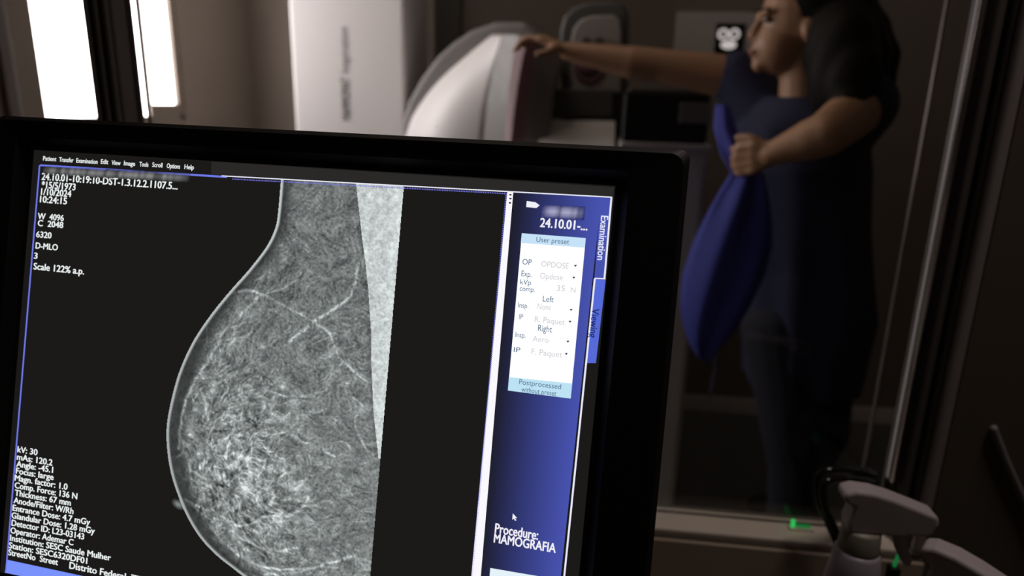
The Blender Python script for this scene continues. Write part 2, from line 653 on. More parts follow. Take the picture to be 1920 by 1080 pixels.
for k in range(220):
    a = A0.lerp(B0_, k / 220)
    b = A0.lerp(B0_, (k + .5) / 220)
    dl_.poly([Vector((a.x - .0005, b.y, Z2)), Vector((a.x + .0005, b.y, Z2)), Vector((a.x + .0005, a.y, Z2)), Vector((a.x - .0005, a.y, Z2))])
m_link('dotted_rim', dl_.mesh('dotted_rim'), emis('dotted_rim_light', lin(120, 122, 230)), scr)
panel('menu_bar', ((400, 304), (1152, 352), (1150, 369), (400, 328)), Z1, (42, 41, 40))
panel('scroll_strip', ((953, 359), (964, 360), (898, 1140), (880, 1138)), Z2, (250, 248, 252))
panel('task_bar', ((19, 1047), (620, 1176), (620, 1204), (15, 1071)), Z2, (122, 146, 252))
panel('preset_box', ((980, 438), (1099, 447), (1071, 746), (954, 731)), Z2, (252, 253, 255), 1.05)
panel('preset_heading', ((980, 438), (1099, 447), (1097, 465), (978, 456)), Z3, (198, 226, 248))
panel('preset_footing', ((956, 706), (1074, 718), (1071, 746), (954, 731)), Z3, (188, 226, 244))
panel('lower_box', ((921, 1062), (1032, 1081), (1027, 1130), (917, 1112)), Z2, (228, 242, 250))
panel('label_icon', ((989, 378), (1005, 380), (1013, 386), (1007, 391), (988, 389)), Z2, (240, 240, 248))
panel('cursor_arrow', ((963, 960), (971, 969), (967, 969), (970, 973), (967, 974), (965, 970), (962, 972)), Z2, (240, 240, 250))
ARROW = emis('list_arrow_light', lin(40, 40, 60))
for (x, y) in ((1080, 498), (1077, 520), (1072, 580), (1070, 602), (1066, 639), (1063, 662)):
    m_link('list_arrow', MB().poly(q(((x - 3, y - 1), (x, y + 3), (x + 3, y - 1)), Z4)).mesh('list_arrow'), ARROW, scr)
for (x, y) in ((959, 366), (959, 373), (958, 381)):
    m_link('scroll_mark', MB().poly(q(((x - 2, y - 1), (x - 2, y + 2), (x + 2, y + 2), (x + 2, y - 1)), Z4)).mesh('scroll_mark'), ARROW, scr)

WHITE = (235, 240, 240)
words('menu_words', [('Patient', (86, 302), (111, 304), 8), ('Transfer', (116, 304), (143, 306), 8), ('Examination', (148, 306), (188, 309), 8),
                     ('Edit', (194, 308), (208, 309), 8), ('View', (214, 310), (231, 311), 8), ('Image', (237, 311), (258, 313), 8),
                     ('Tools', (266, 313), (283, 314), 8), ('Scroll', (290, 314), (309, 316), 8), ('Options', (317, 316), (342, 318), 8),
                     ('Help', (350, 318), (368, 319), 8)], WHITE, Z2, .03)
words('study_words', [('24.10.01-10:19:10-DST-1.3.12.2.1107.5...', (83, 338), (338, 353), 12.5), ('*15/5/1973', (83, 353), (147, 355), 12),
                      ('1/10/2024', (82, 366), (139, 369), 12), ('10:24:15', (80, 380), (131, 382), 12), ('W  4096', (76, 411), (125, 414), 11),
                      ('C  2048', (76, 424), (124, 427), 11), ('6320', (73, 445), (102, 447), 11), ('D-MLO', (72, 466), (114, 468), 11),
                      ('3', (69, 485), (76, 485), 11), ('Scale 122% a.p.', (68, 505), (163, 515), 12)], WHITE, Z2)
words('exposure_words', [('kV: 30', (38, 846), (76, 850), 11), ('mAs: 120.2', (37, 860), (104, 869), 11), ('Angle: -45.1', (36, 873), (105, 884), 11),
                         ('Focus: large', (35, 886), (106, 898), 11), ('Magn. factor: 1.0', (33, 899), (132, 916), 11),
                         ('Comp. Force: 136 N', (33, 913), (150, 935), 11), ('Thickness: 67 mm', (33, 927), (138, 947), 11),
                         ('Anode/Filter: W/Rh', (31, 941), (143, 962), 11), ('Entrance Dose: 4.7 mGy', (29, 955), (174, 983), 11),
                         ('Glandular Dose: 1.28 mGy', (27, 969), (183, 997), 11), ('Detector ID: L23-03143', (27, 983), (163, 1009), 11),
                         ('Operator: Ademar C', (25, 997), (143, 1019), 11), ('Institution: SESC Saude Mulher', (24, 1011), (213, 1048), 11),
                         ('Station: SESC6320DF01', (22, 1025), (169, 1052), 11), ('StreetNo  Street', (21, 1038), (114, 1058), 11),
                         ('Distrito Federal, ZIP', (135, 1063), (274, 1091), 12)], WHITE, Z2)
words('panel_words', [('Procedure:', (929, 996), (1010, 1008), 15),
                      ('MAMOGRAFIA', (927, 1014), (1043, 1032), 14.5)], (240, 238, 248), Z2, .03)
words('study_number', [('24.10.01-...', (1013, 426), (1102, 433), 14)], (240, 238, 248), Z2, .03)
words('tab_word', [('Examination', (1128, 405), (1126, 488), 11)], (230, 232, 250), Z3, .02, down=True)
words('tab_word', [('Viewing', (1111, 578), (1106, 632), 11)], (22, 26, 80), Z3, .01, down=True)
words('preset_words', [('User preset', (1007, 454), (1068, 459), 8), ('OP', (981, 496), (998, 498), 9), ('Exp.', (979, 518), (998, 520), 9),
                       ('kVp', (977, 533), (997, 535), 8), ('comp.', (976, 545), (1004, 549), 8), ('Left', (1019, 565), (1039, 567), 9),
                       ('Insp.', (973, 576), (992, 578), 8), ('IP', (975, 598), (982, 599), 8), ('Right', (1010, 620), (1036, 624), 10),
                       ('Insp.', (968, 631), (987, 633), 8), ('IP', (965, 659), (977, 661), 8), ('Postprocessed', (975, 719), (1053, 728), 8),
                       ('without preset', (979, 733), (1044, 741), 8)], (70, 100, 130), Z4, .0)
words('preset_values', [('OPDOSE', (1016, 500), (1067, 504), 9), ('Opdose', (1014, 522), (1056, 525), 9), ('35', (1045, 545), (1060, 547), 9),
                        ('N', (1071, 548), (1080, 549), 8), ('None', (1009, 579), (1034, 582), 9), ('R. Paquet', (1004, 603), (1060, 608), 9),
                        ('Aero', (1000, 639), (1030, 642), 9), ('F. Paquet', (998, 663), (1055, 668), 9)], (206, 202, 208), Z4, .0)
# two smeared lines of writing nobody can read
rs = random.Random(3)


def smear(name, a, b, h, col, z, n):
    bm = bmesh.new()
    lay = bm.verts.layers.float_color.new('picture')
    A, B = uv(*a), uv(*b)
    rows = []
    base = np.array(lin(*col))
    lv = [rs.random() for _ in range(n + 1)]
    for k in range(n + 1):
        p = A.lerp(B, k / n)
        e = min(1, k / 3, (n - k) / 3)
        vs = []
        for j, w in ((0, 0), (1, .6), (2, 1), (3, .6), (4, 0)):
            v = bm.verts.new((p.x, p.y + (j / 4) * h * PXU, z))
            c = base * (w * (.25 + .75 * lv[k]) * e) + np.array(lin(27, 26, 25)) * (1 - w * e) if name == 'smeared_line' else base * (w * (.3 + .7 * lv[k]) * e) + np.array(lin(44, 50, 110)) * (1 - w * e)
            v[lay] = c
            vs.append(v)
        rows.append(vs)
    for r0, r1 in zip(rows, rows[1:]):
        for j in range(4):
            bm.faces.new((r0[j], r1[j], r1[j + 1], r0[j + 1]))
    me = bpy.data.meshes.new(name)
    bm.to_mesh(me)
    bm.free()
    m_link(name, me, emis_attr(name + '_light'), scr)


smear('smeared_line', (84, 329), (360, 344), 16, (140, 140, 142), Z2, 48)
smear('smeared_name', (1015, 409), (1096, 414), 20, (170, 170, 205), Z2, 14)


# ------------------------------------------------------------------ the breast scan, drawn as the grey picture on the screen
def blur(a, r):
    k = int(r)
    if k < 1:
        return a
    for ax in (0, 1):
        for _ in range(2):
            pad = [(0, 0), (0, 0)]
            pad[ax] = (k + 1, k)
            c = np.cumsum(np.pad(a, pad, mode='edge'), axis=ax)
            n = a.shape[ax]
            hi = np.take(c, np.arange(2 * k + 1, 2 * k + 1 + n), axis=ax)
            lo = np.take(c, np.arange(0, n), axis=ax)
            a = (hi - lo) / (2 * k + 1)
    return a


X0, Y0, X1, Y1 = 306, 332, 770, 1184
W_, H_ = X1 - X0, Y1 - Y0
yy, xx = np.mgrid[0:H_, 0:W_]
PX, PY = xx + X0, yy + Y0
skin_l = [(530, 332), (524, 400), (518, 430), (502, 463), (470, 505), (432, 548), (396, 593), (365, 640), (340, 695), (324, 752), (316, 802),
          (318, 850), (326, 893), (341, 937), (359, 976), (382, 1011), (411, 1041), (440, 1064), (466, 1083), (510, 1108), (570, 1130), (640, 1144), (700, 1150)]


def spline(pts, n=10):
    out_ = []
    P = [Vector(p).to_2d() for p in pts]
    for i in range(len(P) - 1):
        p0, p1, p2, p3 = P[max(i - 1, 0)], P[i], P[i + 1], P[min(i + 2, len(P) - 1)]
        for k in range(n):
            t = k / n
            out_.append(.5 * ((2 * p1) + (p2 - p0) * t + (2 * p0 - 5 * p1 + 4 * p2 - p3) * t * t + (3 * p1 - p0 - 3 * p2 + p3) * t ** 3))
    out_.append(P[-1])
    return np.array([p[:] for p in out_])


SK = spline([Vector((*p, 0)) for p in skin_l])
right_x = lambda y: 760 - (y - 350) * (63 / 730)
# distance to the skin line and the mask
SKd = spline([Vector((*p, 0)) for p in skin_l], 26)
D = np.full((H_, W_), 1e9)
for p in SKd:
    D = np.minimum(D, (PX - p[0]) ** 2 + (PY - p[1]) ** 2)
D = np.sqrt(D)
xs = np.interp(PY[:, 0], SK[:, 1], SK[:, 0])
inside = (PX > xs[:, None]) & (PX < right_x(PY)) & (PY < 1150) & (PY > 336 + (PX - 530) * .0565)
pect = np.interp(PY[:, 0], [332, 353, 450, 487, 542, 616, 690, 772, 858, 900], [670, 671, 682, 687, 693, 698, 699, 703, 712, 900])
in_pect = PX > pect[:, None]
rnd = lambda r: (lambda b: (b - b.mean()) / (b.std() + 1e-9))(blur(np.random.randn(H_, W_), r))
# direction of the fibres: along the skin near the rim, fanning from the nipple further in
TX, TY = np.zeros((H_, W_)), np.zeros((H_, W_))
cy_, cx_ = np.mgrid[0:H_:6, 0:W_:6]
dd = (cx_[..., None] + X0 - SK[None, None, :, 0]) ** 2 + (cy_[..., None] + Y0 - SK[None, None, :, 1]) ** 2
jn = dd.argmin(-1)
tgv = np.gradient(SK, axis=0)
tgv /= np.linalg.norm(tgv, axis=1)[:, None] + 1e-9
ta = tgv[jn]
nx_, ny_ = cx_ + X0 - 345., cy_ + Y0 - 935.
nl = np.hypot(nx_, ny_) + 1e-6
wr = np.clip((np.sqrt(dd.min(-1)) - 60) / 120., 0, 1)
sg = np.sign(ta[..., 0] * nx_ + ta[..., 1] * ny_)
sg[sg == 0] = 1
vx, vy = ta[..., 0] * sg * (1 - wr) + nx_ / nl * wr, ta[..., 1] * sg * (1 - wr) + ny_ / nl * wr
up6 = lambda a: np.repeat(np.repeat(a, 6, 0), 6, 1)[:H_, :W_]
wob = rnd(14) * .9
ang = np.arctan2(up6(vy), up6(vx)) + wob
TX, TY = np.cos(ang), np.sin(ang)


def along(img, L):
    """smear a picture along the fibre direction"""
    acc = img.copy()
    for sgn in (1, -1):
        px_, py_ = xx.astype(float), yy.astype(float)
        for _ in range(L):
            ix = np.clip(px_.astype(int), 0, W_ - 1)
            iy = np.clip(py_.astype(int), 0, H_ - 1)
            px_ += sgn * TX[iy, ix]
            py_ += sgn * TY[iy, ix]
            acc += img[np.clip(py_.astype(int), 0, H_ - 1), np.clip(px_.astype(int), 0, W_ - 1)]
    acc -= acc.mean()
    return acc / acc.std()


fib = along(rnd(1), 9)
fib2 = along(rnd(2), 16)
web = lambda r, w: np.exp(-(rnd(r) / w) ** 2)
WEB = along(web(3, .25) * 1.0 + web(5, .2) * 1.0 + web(8, .13) * 1.1, 3)
# grey of the fatty and the glandular tissue
gl_w = np.exp(-(((PX - 440) / 105.) ** 2 + ((PY - 850) / 185.) ** 2)) * .85 + np.exp(-(((PX - 500) / 110.) ** 2 + ((PY - 960) / 110.) ** 2)) * .5
gl_w = np.clip(gl_w, 0, 1)
fat = 114 + 10 * rnd(1) + 8 * fib + 6 * fib2 + 5 * rnd(8)
I = fat + gl_w * (2 + 17 * WEB + 11 * rnd(6) + 9 * rnd(3) + 8 * fib2)
lowb = np.clip((PY - 560) / 300., 0, 1)
I += lowb * 12
sub = np.clip((D - 9 - 14 * np.clip((PY - 560) / 150., 0, 1) * np.clip((1060 - PY) / 150., 0, 1)) / 20., 0, 1)
sub = .25 + .75 * sub
I = np.where(sub < 1, 42 + (I - 42) * sub, I)
LINE = np.zeros((H_, W_))


def stroke(pts, w, val, jit=0.0, sp=True):
    P = spline([Vector((*p, 0)) for p in pts], 14) if sp else np.array(pts, float)
    ph = random.random() * 9
    last = None
    for i, (x, y) in enumerate(P):
        if last is not None and (x - last[0]) ** 2 + (y - last[1]) ** 2 < 1.2:
            continue
        n = 1 if last is None else max(1, int(math.hypot(x - last[0], y - last[1]) / 1.3))
        lx, ly = (x, y) if last is None else last
        for k in range(1, n + 1):
            ax, ay = lx + (x - lx) * k / n - X0, ly + (y - ly) * k / n - Y0
            if jit:
                ax += jit * math.sin(ph + ay * .21)
                ay += jit * math.sin(ph + ax * .17)
            r = int(w * 2.4) + 1
            ix, iy = int(ax), int(ay)
            if ix - r < 0 or iy - r < 0 or ix + r + 1 >= W_ or iy + r + 1 >= H_:
                continue
            sl = (slice(iy - r, iy + r + 1), slice(ix - r, ix + r + 1))
            gx, gy = xx[sl] - ax, yy[sl] - ay
            LINE[sl] = np.maximum(LINE[sl], val * (.75 + .25 * math.sin(ph + (ax + ay) * .06)) * np.exp(-(gx * gx + gy * gy) / (2 * w * w)))
        last = (x, y)


big = [([(418, 553), (460, 545), (490, 549), (545, 578), (585, 600), (620, 625), (640, 670), (690, 715)], 1.9, 58),
       ([(500, 552), (535, 540), (560, 525)], 1.3, 45), ([(545, 640), (590, 605), (620, 585), (655, 560), (668, 535), (672, 510), (684, 480)], 2.2, 60),
       ([(684, 480), (705, 450), (735, 425), (752, 410)], 2.6, 28), ([(490, 555), (455, 590), (425, 620), (410, 650), (385, 690), (365, 720), (350, 760), (342, 800), (340, 840)], 2.1, 75),
       ([(430, 615), (465, 605), (480, 600)], 1.3, 45), ([(390, 655), (392, 620), (388, 600)], 1.2, 30), ([(450, 605), (440, 630), (415, 640)], 1.5, 50),
       ([(404, 850), (425, 820), (455, 802), (475, 798)], 2.0, 62), ([(475, 798), (505, 812), (540, 810)], 1.5, 45), ([(540, 808), (570, 825), (600, 840), (630, 855)], 1.7, 58),
       ([(470, 865), (490, 870), (510, 885)], 1.4, 45), ([(352, 935), (380, 950), (425, 970), (455, 985), (500, 968), (540, 962)], 2.0, 62),
       ([(365, 945), (400, 975), (440, 995), (480, 1020), (520, 1030), (560, 1025)], 1.8, 55), ([(400, 990), (440, 1030), (480, 1055), (530, 1065), (590, 1062)], 1.8, 58),
       ([(500, 1075), (560, 1070), (640, 1048), (668, 1040)], 2.0, 55), ([(560, 940), (580, 930), (560, 960), (520, 965)], 2.6, 45),
       ([(500, 905), (515, 925), (512, 945)], 3.0, 60), ([(665, 745), (680, 760), (668, 790), (680, 825), (700, 850)], 1.5, 50),
       ([(412, 880), (420, 900), (412, 925)], 1.5, 50), ([(430, 740), (470, 735), (500, 745)], 2.0, 40), ([(445, 750), (480, 730), (510, 735), (560, 745)], 1.6, 40),
       ([(360, 815), (380, 830), (395, 855), (385, 870)], 2.0, 50), ([(352, 850), (362, 880), (380, 900)], 2.0, 45), ([(528, 460), (548, 455), (555, 448)], 1.2, 45),
       ([(465, 1072), (520, 1090), (590, 1096), (660, 1085)], 1.6, 45)]
for p, w, v in big:
    stroke(p, w, v, .8)
# fine fibres: along the skin near the rim, fanning from the nipple further in
rf = random.Random(11)
nip = Vector((345, 935))
for k in range(420):
    if rf.random() < .72:
        x, y = rf.gauss(450, 85), rf.gauss(850, 120)
    else:
        x, y = rf.uniform(380, 690), rf.uniform(420, 1100)
    ix, iy = int(x - X0), int(y - Y0)
    if not (0 <= ix < W_ and 0 <= iy < H_) or not inside[iy, ix] or in_pect[iy, ix] or D[iy, ix] < 24:
        continue
    j = int(np.argmin((SK[:, 0] - x) ** 2 + (SK[:, 1] - y) ** 2))
    tg = SK[min(j + 2, len(SK) - 1)] - SK[max(j - 2, 0)]
    at_ = math.atan2(tg[1], tg[0])
    an = math.atan2(y - nip.y, x - nip.x)
    a = at_ + rf.gauss(0, .35) if (D[iy, ix] < 95 and rf.random() < .75) else an + rf.gauss(0, .55)
    L = rf.uniform(10, 46)
    bend = rf.gauss(0, .5)
    pts = []
    for t in (-1, -.33, .33, 1):
        aa = a + bend * t
        pts.append((x + math.cos(aa) * L * t * .6, y + math.sin(aa) * L * t * .6))
    gw = math.exp(-(((x - 450) / 120.) ** 2 + ((y - 840) / 170.) ** 2))
    stroke(pts, rf.uniform(.7, 1.5), rf.uniform(14, 32) + 34 * gw * rf.random(), .9)
for k in range(70):                          # small bright knots in the gland
    x, y = rf.gauss(455, 75), rf.gauss(845, 95)
    ix, iy = int(x - X0), int(y - Y0)
    if 0 <= ix < W_ and 0 <= iy < H_ and inside[iy, ix] and D[iy, ix] > 30:
        stroke([(x, y), (x + rf.uniform(-6, 6), y + rf.uniform(-5, 5))], rf.uniform(1.5, 4.5), rf.uniform(30, 62))
I = I + LINE * (1.15 + .22 * rnd(1) + .25 * fib)
PB = 203 + 9 * rnd(1) + 7 * rnd(3) + LINE * .45 + np.clip((PX - right_x(PY) + 30) / 30., 0, 1) * 14
I = np.where(in_pect, PB, I)
I = np.where(in_pect, I, I * (1 - .12 * np.exp(-((PX - pect[:, None]) / 6.) ** 2)))
rim = np.exp(-(np.clip(np.abs(D - 2.6) - 1.0, 0, 99) / 2.3) ** 2)
I = I * (1 - rim) + rim * (186 + 12 * np.clip((620 - PY) / 200., -1, 1))
I = np.where((PX > 668) & (PY > 1042) & ~in_pect, I * 1.15, I)
# the nipple, a pale bump outside the line
nb = np.exp(-(((PX - 338) * .8 + (PY - 944) * .6) ** 2 / 130. + ((PX - 338) * -.6 + (PY - 944) * .8) ** 2 / 46.)) * 120
I = np.where(inside, np.clip(I, 24, 240), np.where(nb > 22, nb + 18, 0))
keep = I > 0
STEP = 1
ids = -np.ones((H_, W_), int)
ys, xs_ = np.nonzero(keep)
ids[ys, xs_] = np.arange(len(ys))
pxs = np.stack([(xs_ + X0 - 960) / F, -(ys + Y0 - 540) / F, -np.ones(len(ys))], 1)
nmv = np.array(NM[:])
P3 = pxs * (-SS / (pxs @ nmv))[:, None] - np.array(PC[:])
co = np.stack([P3 @ np.array(RM.col[0][:]), P3 @ np.array(RM.col[1][:]), np.full(len(ys), Z1)], 1)
A = ids[:-1, :-1]
B = ids[:-1, 1:]
Cc = ids[1:, 1:]
Dd = ids[1:, :-1]
ok = (A >= 0) & (B >= 0) & (Cc >= 0) & (Dd >= 0)
faces = np.stack([A[ok], Dd[ok], Cc[ok], B[ok]], 1)
me = bpy.data.meshes.new('breast_scan')
me.vertices.add(len(co))
me.vertices.foreach_set('co', co.astype(np.float32).ravel())
me.loops.add(faces.size)
me.loops.foreach_set('vertex_index', faces.astype(np.int32).ravel())
me.polygons.add(len(faces))
me.polygons.foreach_set('loop_start', np.arange(0, faces.size, 4, dtype=np.int32))
me.update(calc_edges=True)
ca = me.color_attributes.new('picture', 'FLOAT_COLOR', 'POINT')
v = np.clip(I[ys, xs_], 0, 255) / 255
tint = np.stack([v * .965, v * 1.0, v * .995], 1)
l = np.where(tint <= .04045, tint / 12.92, ((tint + .055) / 1.055) ** 2.4)
ca.data.foreach_set('color', np.concatenate([l, np.ones((len(l), 1))], 1).astype(np.float32).ravel())
m_link('breast_scan', me, emis_attr('breast_scan_light'), scr)

# ------------------------------------------------------------------ desk under the monitor
dk = thing('desk', 'dark laminate desk under the monitor and spray bottles', 'desk', (.05, .5, 0))
MB().box((-.75, .16, DESK - .03), (.75, .785, DESK), .003).build('desk_top', M['desk'], dk)
for x in (-.72, .68):
    MB().box((x, .2, 0), (x + .04, .75, DESK - .03)).build('side_panel', M['desk'], dk)

# ------------------------------------------------------------------ mammography machine
mm = thing('mammography_machine', 'white mammography machine with tall lettered column, rounded shell and mauve stripe', 'medical machine', (-.6, 2.6, 0))
cl = MB()
cl.box((-1.114, 2.5, 0), (-.692, 2.86, 2.15), .012, 3)
column = cl.build('column', M['white'], mm)
tm = text_mesh('MAMMOMAT', .012)
tm2 = text_mesh('Inspiration', .0)
for t_, z0, z1 in ((tm, 1.342, 1.492), (tm2, 1.508, 1.664)):
    c_ = np.array([v.co[:] for v in t_.vertices])
    a0, a1 = c_[:, 0].min(), c_[:, 0].max()
    sx = (z1 - z0) / (a1 - a0)
    t_.transform(Matrix(((0, -.036 / .73, 0, -.897), (0, 0, 1, 2.4985), (sx, 0, 0, z0 - sx * a0), (0, 0, 0, 1))))
bm = bmesh.new()
bm.from_mesh(tm)
bm.from_mesh(tm2)
me = bpy.data.meshes.new('lettering')
bm.to_mesh(me)
bm.free()
link('lettering', me, M['print'], column)


def outline(pxs, Y, drop=None):
    P = [atY(x, y, Y) for x, y in pxs]
    return P


def band(name, left, right, Y, Yr, depth, material, parent, bevel=.006):
    """a curved strip between two edges given from top to bottom; runs down behind the monitor"""
    Lp, Rp = [atY(*p, Y) for p in left], [atY(*p, Yr) for p in right]
    Lp.append(Vector((Lp[-1].x, Y, .98)))
    Rp.append(Vector((Rp[-1].x, Yr, .98)))
    back = Vector((0, depth, 0))
    rings = [[a, b, b + back, a + back] for a, b in zip(Lp, Rp)]
    return MB().loft(rings).build(name, material, parent)


shell = [(760, 258), (772, 222), (790, 192), (815, 160), (845, 130), (880, 102), (915, 80), (946, 66)]
sh_r = [(946, 66), (936, 100), (927, 140), (918, 190), (912, 262)]
def arc(pts, n):
    return spline2(pts, n)


def spline2(pts, n):
    """n points evenly along a smooth curve through 2D points"""
    o_ = []
    P = [Vector(p) for p in pts]
    for i in range(len(P) - 1):
        p0, p1, p2, p3 = P[max(i - 1, 0)], P[i], P[i + 1], P[min(i + 2, len(P) - 1)]
        for k in range(12):
            t = k / 12
            o_.append(.5 * ((2 * p1) + (p2 - p0) * t + (2 * p0 - 5 * p1 + 4 * p2 - p3) * t * t + (3 * p1 - p0 - 3 * p2 + p3) * t ** 3))
    o_.append(P[-1])
    L = [0]
    for a, b in zip(o_, o_[1:]):
        L.append(L[-1] + (b - a).length)
    r_ = []
    for k in range(n):
        d = L[-1] * k / (n - 1)
        j = max(i for i in range(len(L)) if L[i] <= d + 1e-9)
        j = min(j, len(o_) - 2)
        r_.append(o_[j].lerp(o_[j + 1], (d - L[j]) / max(1e-9, L[j + 1] - L[j])))
    return r_


sl, sr = spline2(shell, 22), spline2(sh_r[::-1], 22)
rings = []
for k, (a, b) in enumerate(zip(sl, sr)):
    A_, B_ = atY(a.x, a.y, 2.42), atY(b.x, b.y, 2.17)
    if k == 0:
        A0_, B0__ = Vector((A_.x - .01, 2.42, .98)), Vector((B_.x, 2.17, .98))
        first = (A0_, B0__)
    ring = []
    for (a_, b_) in ([first] if k == 0 else []) + [(A_, B_)]:
        ring = []
        w_ = b_ - a_
        nrm = Vector((w_.y, -w_.x, 0)).normalized()
        for t in [i / 14 for i in range(15)]:
            ring.append(a_ + w_ * t + nrm * (.16 * w_.length * math.sin(PI * t)))
        ring.append(b_ + Vector((.004, .24, 0)))
        ring.append(a_ + Vector((.10, .10, 0)))
        rings.append(ring)
MB().loft(rings).build('side_shell', M['white'], mm, True)
band('grey_band', [(x - 5, y - 1) for x, y in sh_r], [(972, 66), (962, 110), (954, 160), (950, 200), (946, 265)], 2.17, 2.12, .28, M['grey'], mm)
band('pale_mauve_stripe', [(972, 66), (962, 110), (954, 160), (950, 200), (946, 265)], [(990, 72), (979, 112), (970, 162), (964, 205), (958, 265)], 2.12, 2.105, .28, M['mauve_light'], mm)
band('mauve_stripe', [(990, 72), (979, 112), (970, 162), (964, 205), (958, 265)], [(1010, 80), (1000, 115), (993, 162), (988, 205), (982, 268)], 2.105, 2.11, .28, M['mauve'], mm)
band('dark_band', [(1010, 80), (1000, 115), (993, 162), (988, 205), (982, 268)], [(1048, 100), (1045, 130), (1036, 170), (1032, 210), (1028, 272)], 2.11, 2.13, .22, M['grey'], mm)
big_sh = [(752, 235), (765, 190), (790, 145), (820, 105), (850, 78), (885, 55), (930, 40), (985, 40), (1010, 60), (1010, 240)]
P = [atY(x, y, 2.47) for x, y in big_sh]
P = [Vector((P[0].x, 2.47, .98))] + P + [Vector((P[-1].x, 2.47, .98))]
MB().prism(P, (0, .22, 0), .02, 3).build('rear_housing', M['grey'], mm)
# rounded control face with a dial
fa = [(1052, 190), (1050, 60), (1058, 30), (1075, 14), (1100, 5), (1150, 3), (1172, 10), (1180, 30), (1178, 190)]
P = [atY(x, y, 2.36) for x, y in fa]
P = [Vector((P[0].x, 2.36, 1.0))] + P + [Vector((P[-1].x, 2.36, 1.0))]
MB().prism(P, (0, .2, 0), .012, 3).build('control_housing', M['dgrey'], mm)
fa = [(1072, 175), (1070, 80), (1076, 52), (1090, 36), (1112, 29), (1152, 28), (1163, 36), (1166, 60), (1164, 175)]
cf = MB().prism([atY(x, y, 2.345) for x, y in fa], (0, .03, 0), .006, 2).build('control_face', M['grey2'], mm)
c = atY(1105, 124, 2.343)
dl = MB()
dl.tube([c + Vector((.044 * math.cos(a), 0, .044 * math.sin(a))) for a in [2 * PI * k / 32 for k in range(33)]], .009, 8, True)
dl.tube([c + Vector((0, .004, 0)), c + Vector((0, -.008, 0))], .040, 32)
dl.build('dial', M['mauve'], cf, True)
for px in (1100, 1124):
    k = atY(px, 79, 2.343)
    MB().tube([k, k + Vector((0, -.018, 0))], .014, 14).build('knob', M['dgrey'], cf)
P = [atY(x, y, 2.25) for x, y in ((1030, 166), (1152, 166), (1150, 222), (1028, 222))]
MB().prism(P, (0, .22, 0), .006).build('tray_front', M['dgrey'], mm)
b0, b1 = atY(1000, 300, 2.02), atY(1166, 296, 2.02)
t0, t1 = atY(1020, 224, 2.22), atY(1165, 226, 2.22)
b1.x = t1.x = min(b1.x, t1.x, .058)
MB().prism([b0, b1, t1, t0], (0, .03, -.10), .004).build('sloped_tray', M['white2'], mm)
MB().box((-.60, 2.30, 0), (-.02, 2.62, 1.20), .01).build('pedestal', M['white2'], mm)

# cabinet with the black case on it
cbt = atY(1337, 272, 2.02)
cb = thing('instrument_cabinet', 'tall off-white instrument cabinet right of the mammography machine, carrying a black case', 'cabinet', (.2, 2.2, 0))
cz = cbt.z
MB().box((.075, 2.03, 0), (cbt.x - .008, 2.32, cz - .02), .006).build('body', M['white2'], cb)
MB().box((.07, 2.02, cz - .02), (cbt.x, 2.33, cz), .004).build('worktop', M['white2'], cb)
dr = MB().box((.085, 2.02, .10), (cbt.x - .02, 2.031, cz - .05), .003).build('door', M['white2'], cb)
MB().tube([(.115, 2.005, .85), (.115, 2.005, 1.02)], .006, 8).build('handle', M['alu'], dr)
kc = thing('equipment_case', 'black equipment case on the off-white cabinet, below the outstretched arm', 'case', (.22, 2.2, cz))
lo, hi = atY(1166, 262, 2.03), atY(1338, 168, 2.03)
MB().box((lo.x, 2.035, cz + .0005), (hi.x - .004, 2.32, hi.z - .012), .008, 3).build('case_body', M['black'], kc)
MB().box((lo.x + .012, 2.05, hi.z - .012), (hi.x - .02, 2.31, hi.z), .005).build('case_lid', M['dgrey'], kc)
a = atY(1276, 192, 2.03)
b = atY(1330, 232, 2.03)
MB().box((a.x, 2.0305, b.z), (b.x, 2.036, a.z), .002).build('case_plate', M['grey'], kc)

# wall control box with display
p0, p1 = atY(1263, 108, YB - .03), atY(1424, 24, YB - .03)
wb = thing('wall_control_box', 'pale control box with small black display on back wall, above the outstretched arm', 'control box', ((p0.x + p1.x) / 2, YB, p0.z))
MB().box((p0.x, YB - .04, p0.z), (p1.x, YB - .0005, p1.z), .006).build('box_body', M['white2'], wb)
d0, d1 = atY(1338, 104, YB - .045), atY(1398, 44, YB - .045)
ds = MB().box((d0.x, YB - .048, d0.z), (d1.x, YB - .039, d1.z), .003).build('display', M['black_gloss'], wb)
gm = MB()
for px in (1356, 1377):
    k = atY(px, 64, YB - .05)
    gm.tube([k + Vector((.017 * math.cos(t), 0, .017 * math.sin(t))) for t in [2 * PI * j / 20 for j in range(21)]], .006, 6, False)
k = atY(1366, 84, YB - .05)
gm.ell(k, (.032, .003, .018))
gm.build('display_digits', emis('display_digits_light', lin(190, 182, 180), 1.0), ds)

# dark conduit on the back wall behind the machine
k0, k1 = atY(816, 60, YB - .03), atY(866, 0, YB - .03)
tag(MB().box((k0.x, YB - .05, 1.0), (k1.x, YB - .0005, ZC - .001), .004).build('cable_duct', M['dgrey']),
    'dark vertical cable duct on back wall behind the white rounded shell', 'duct')

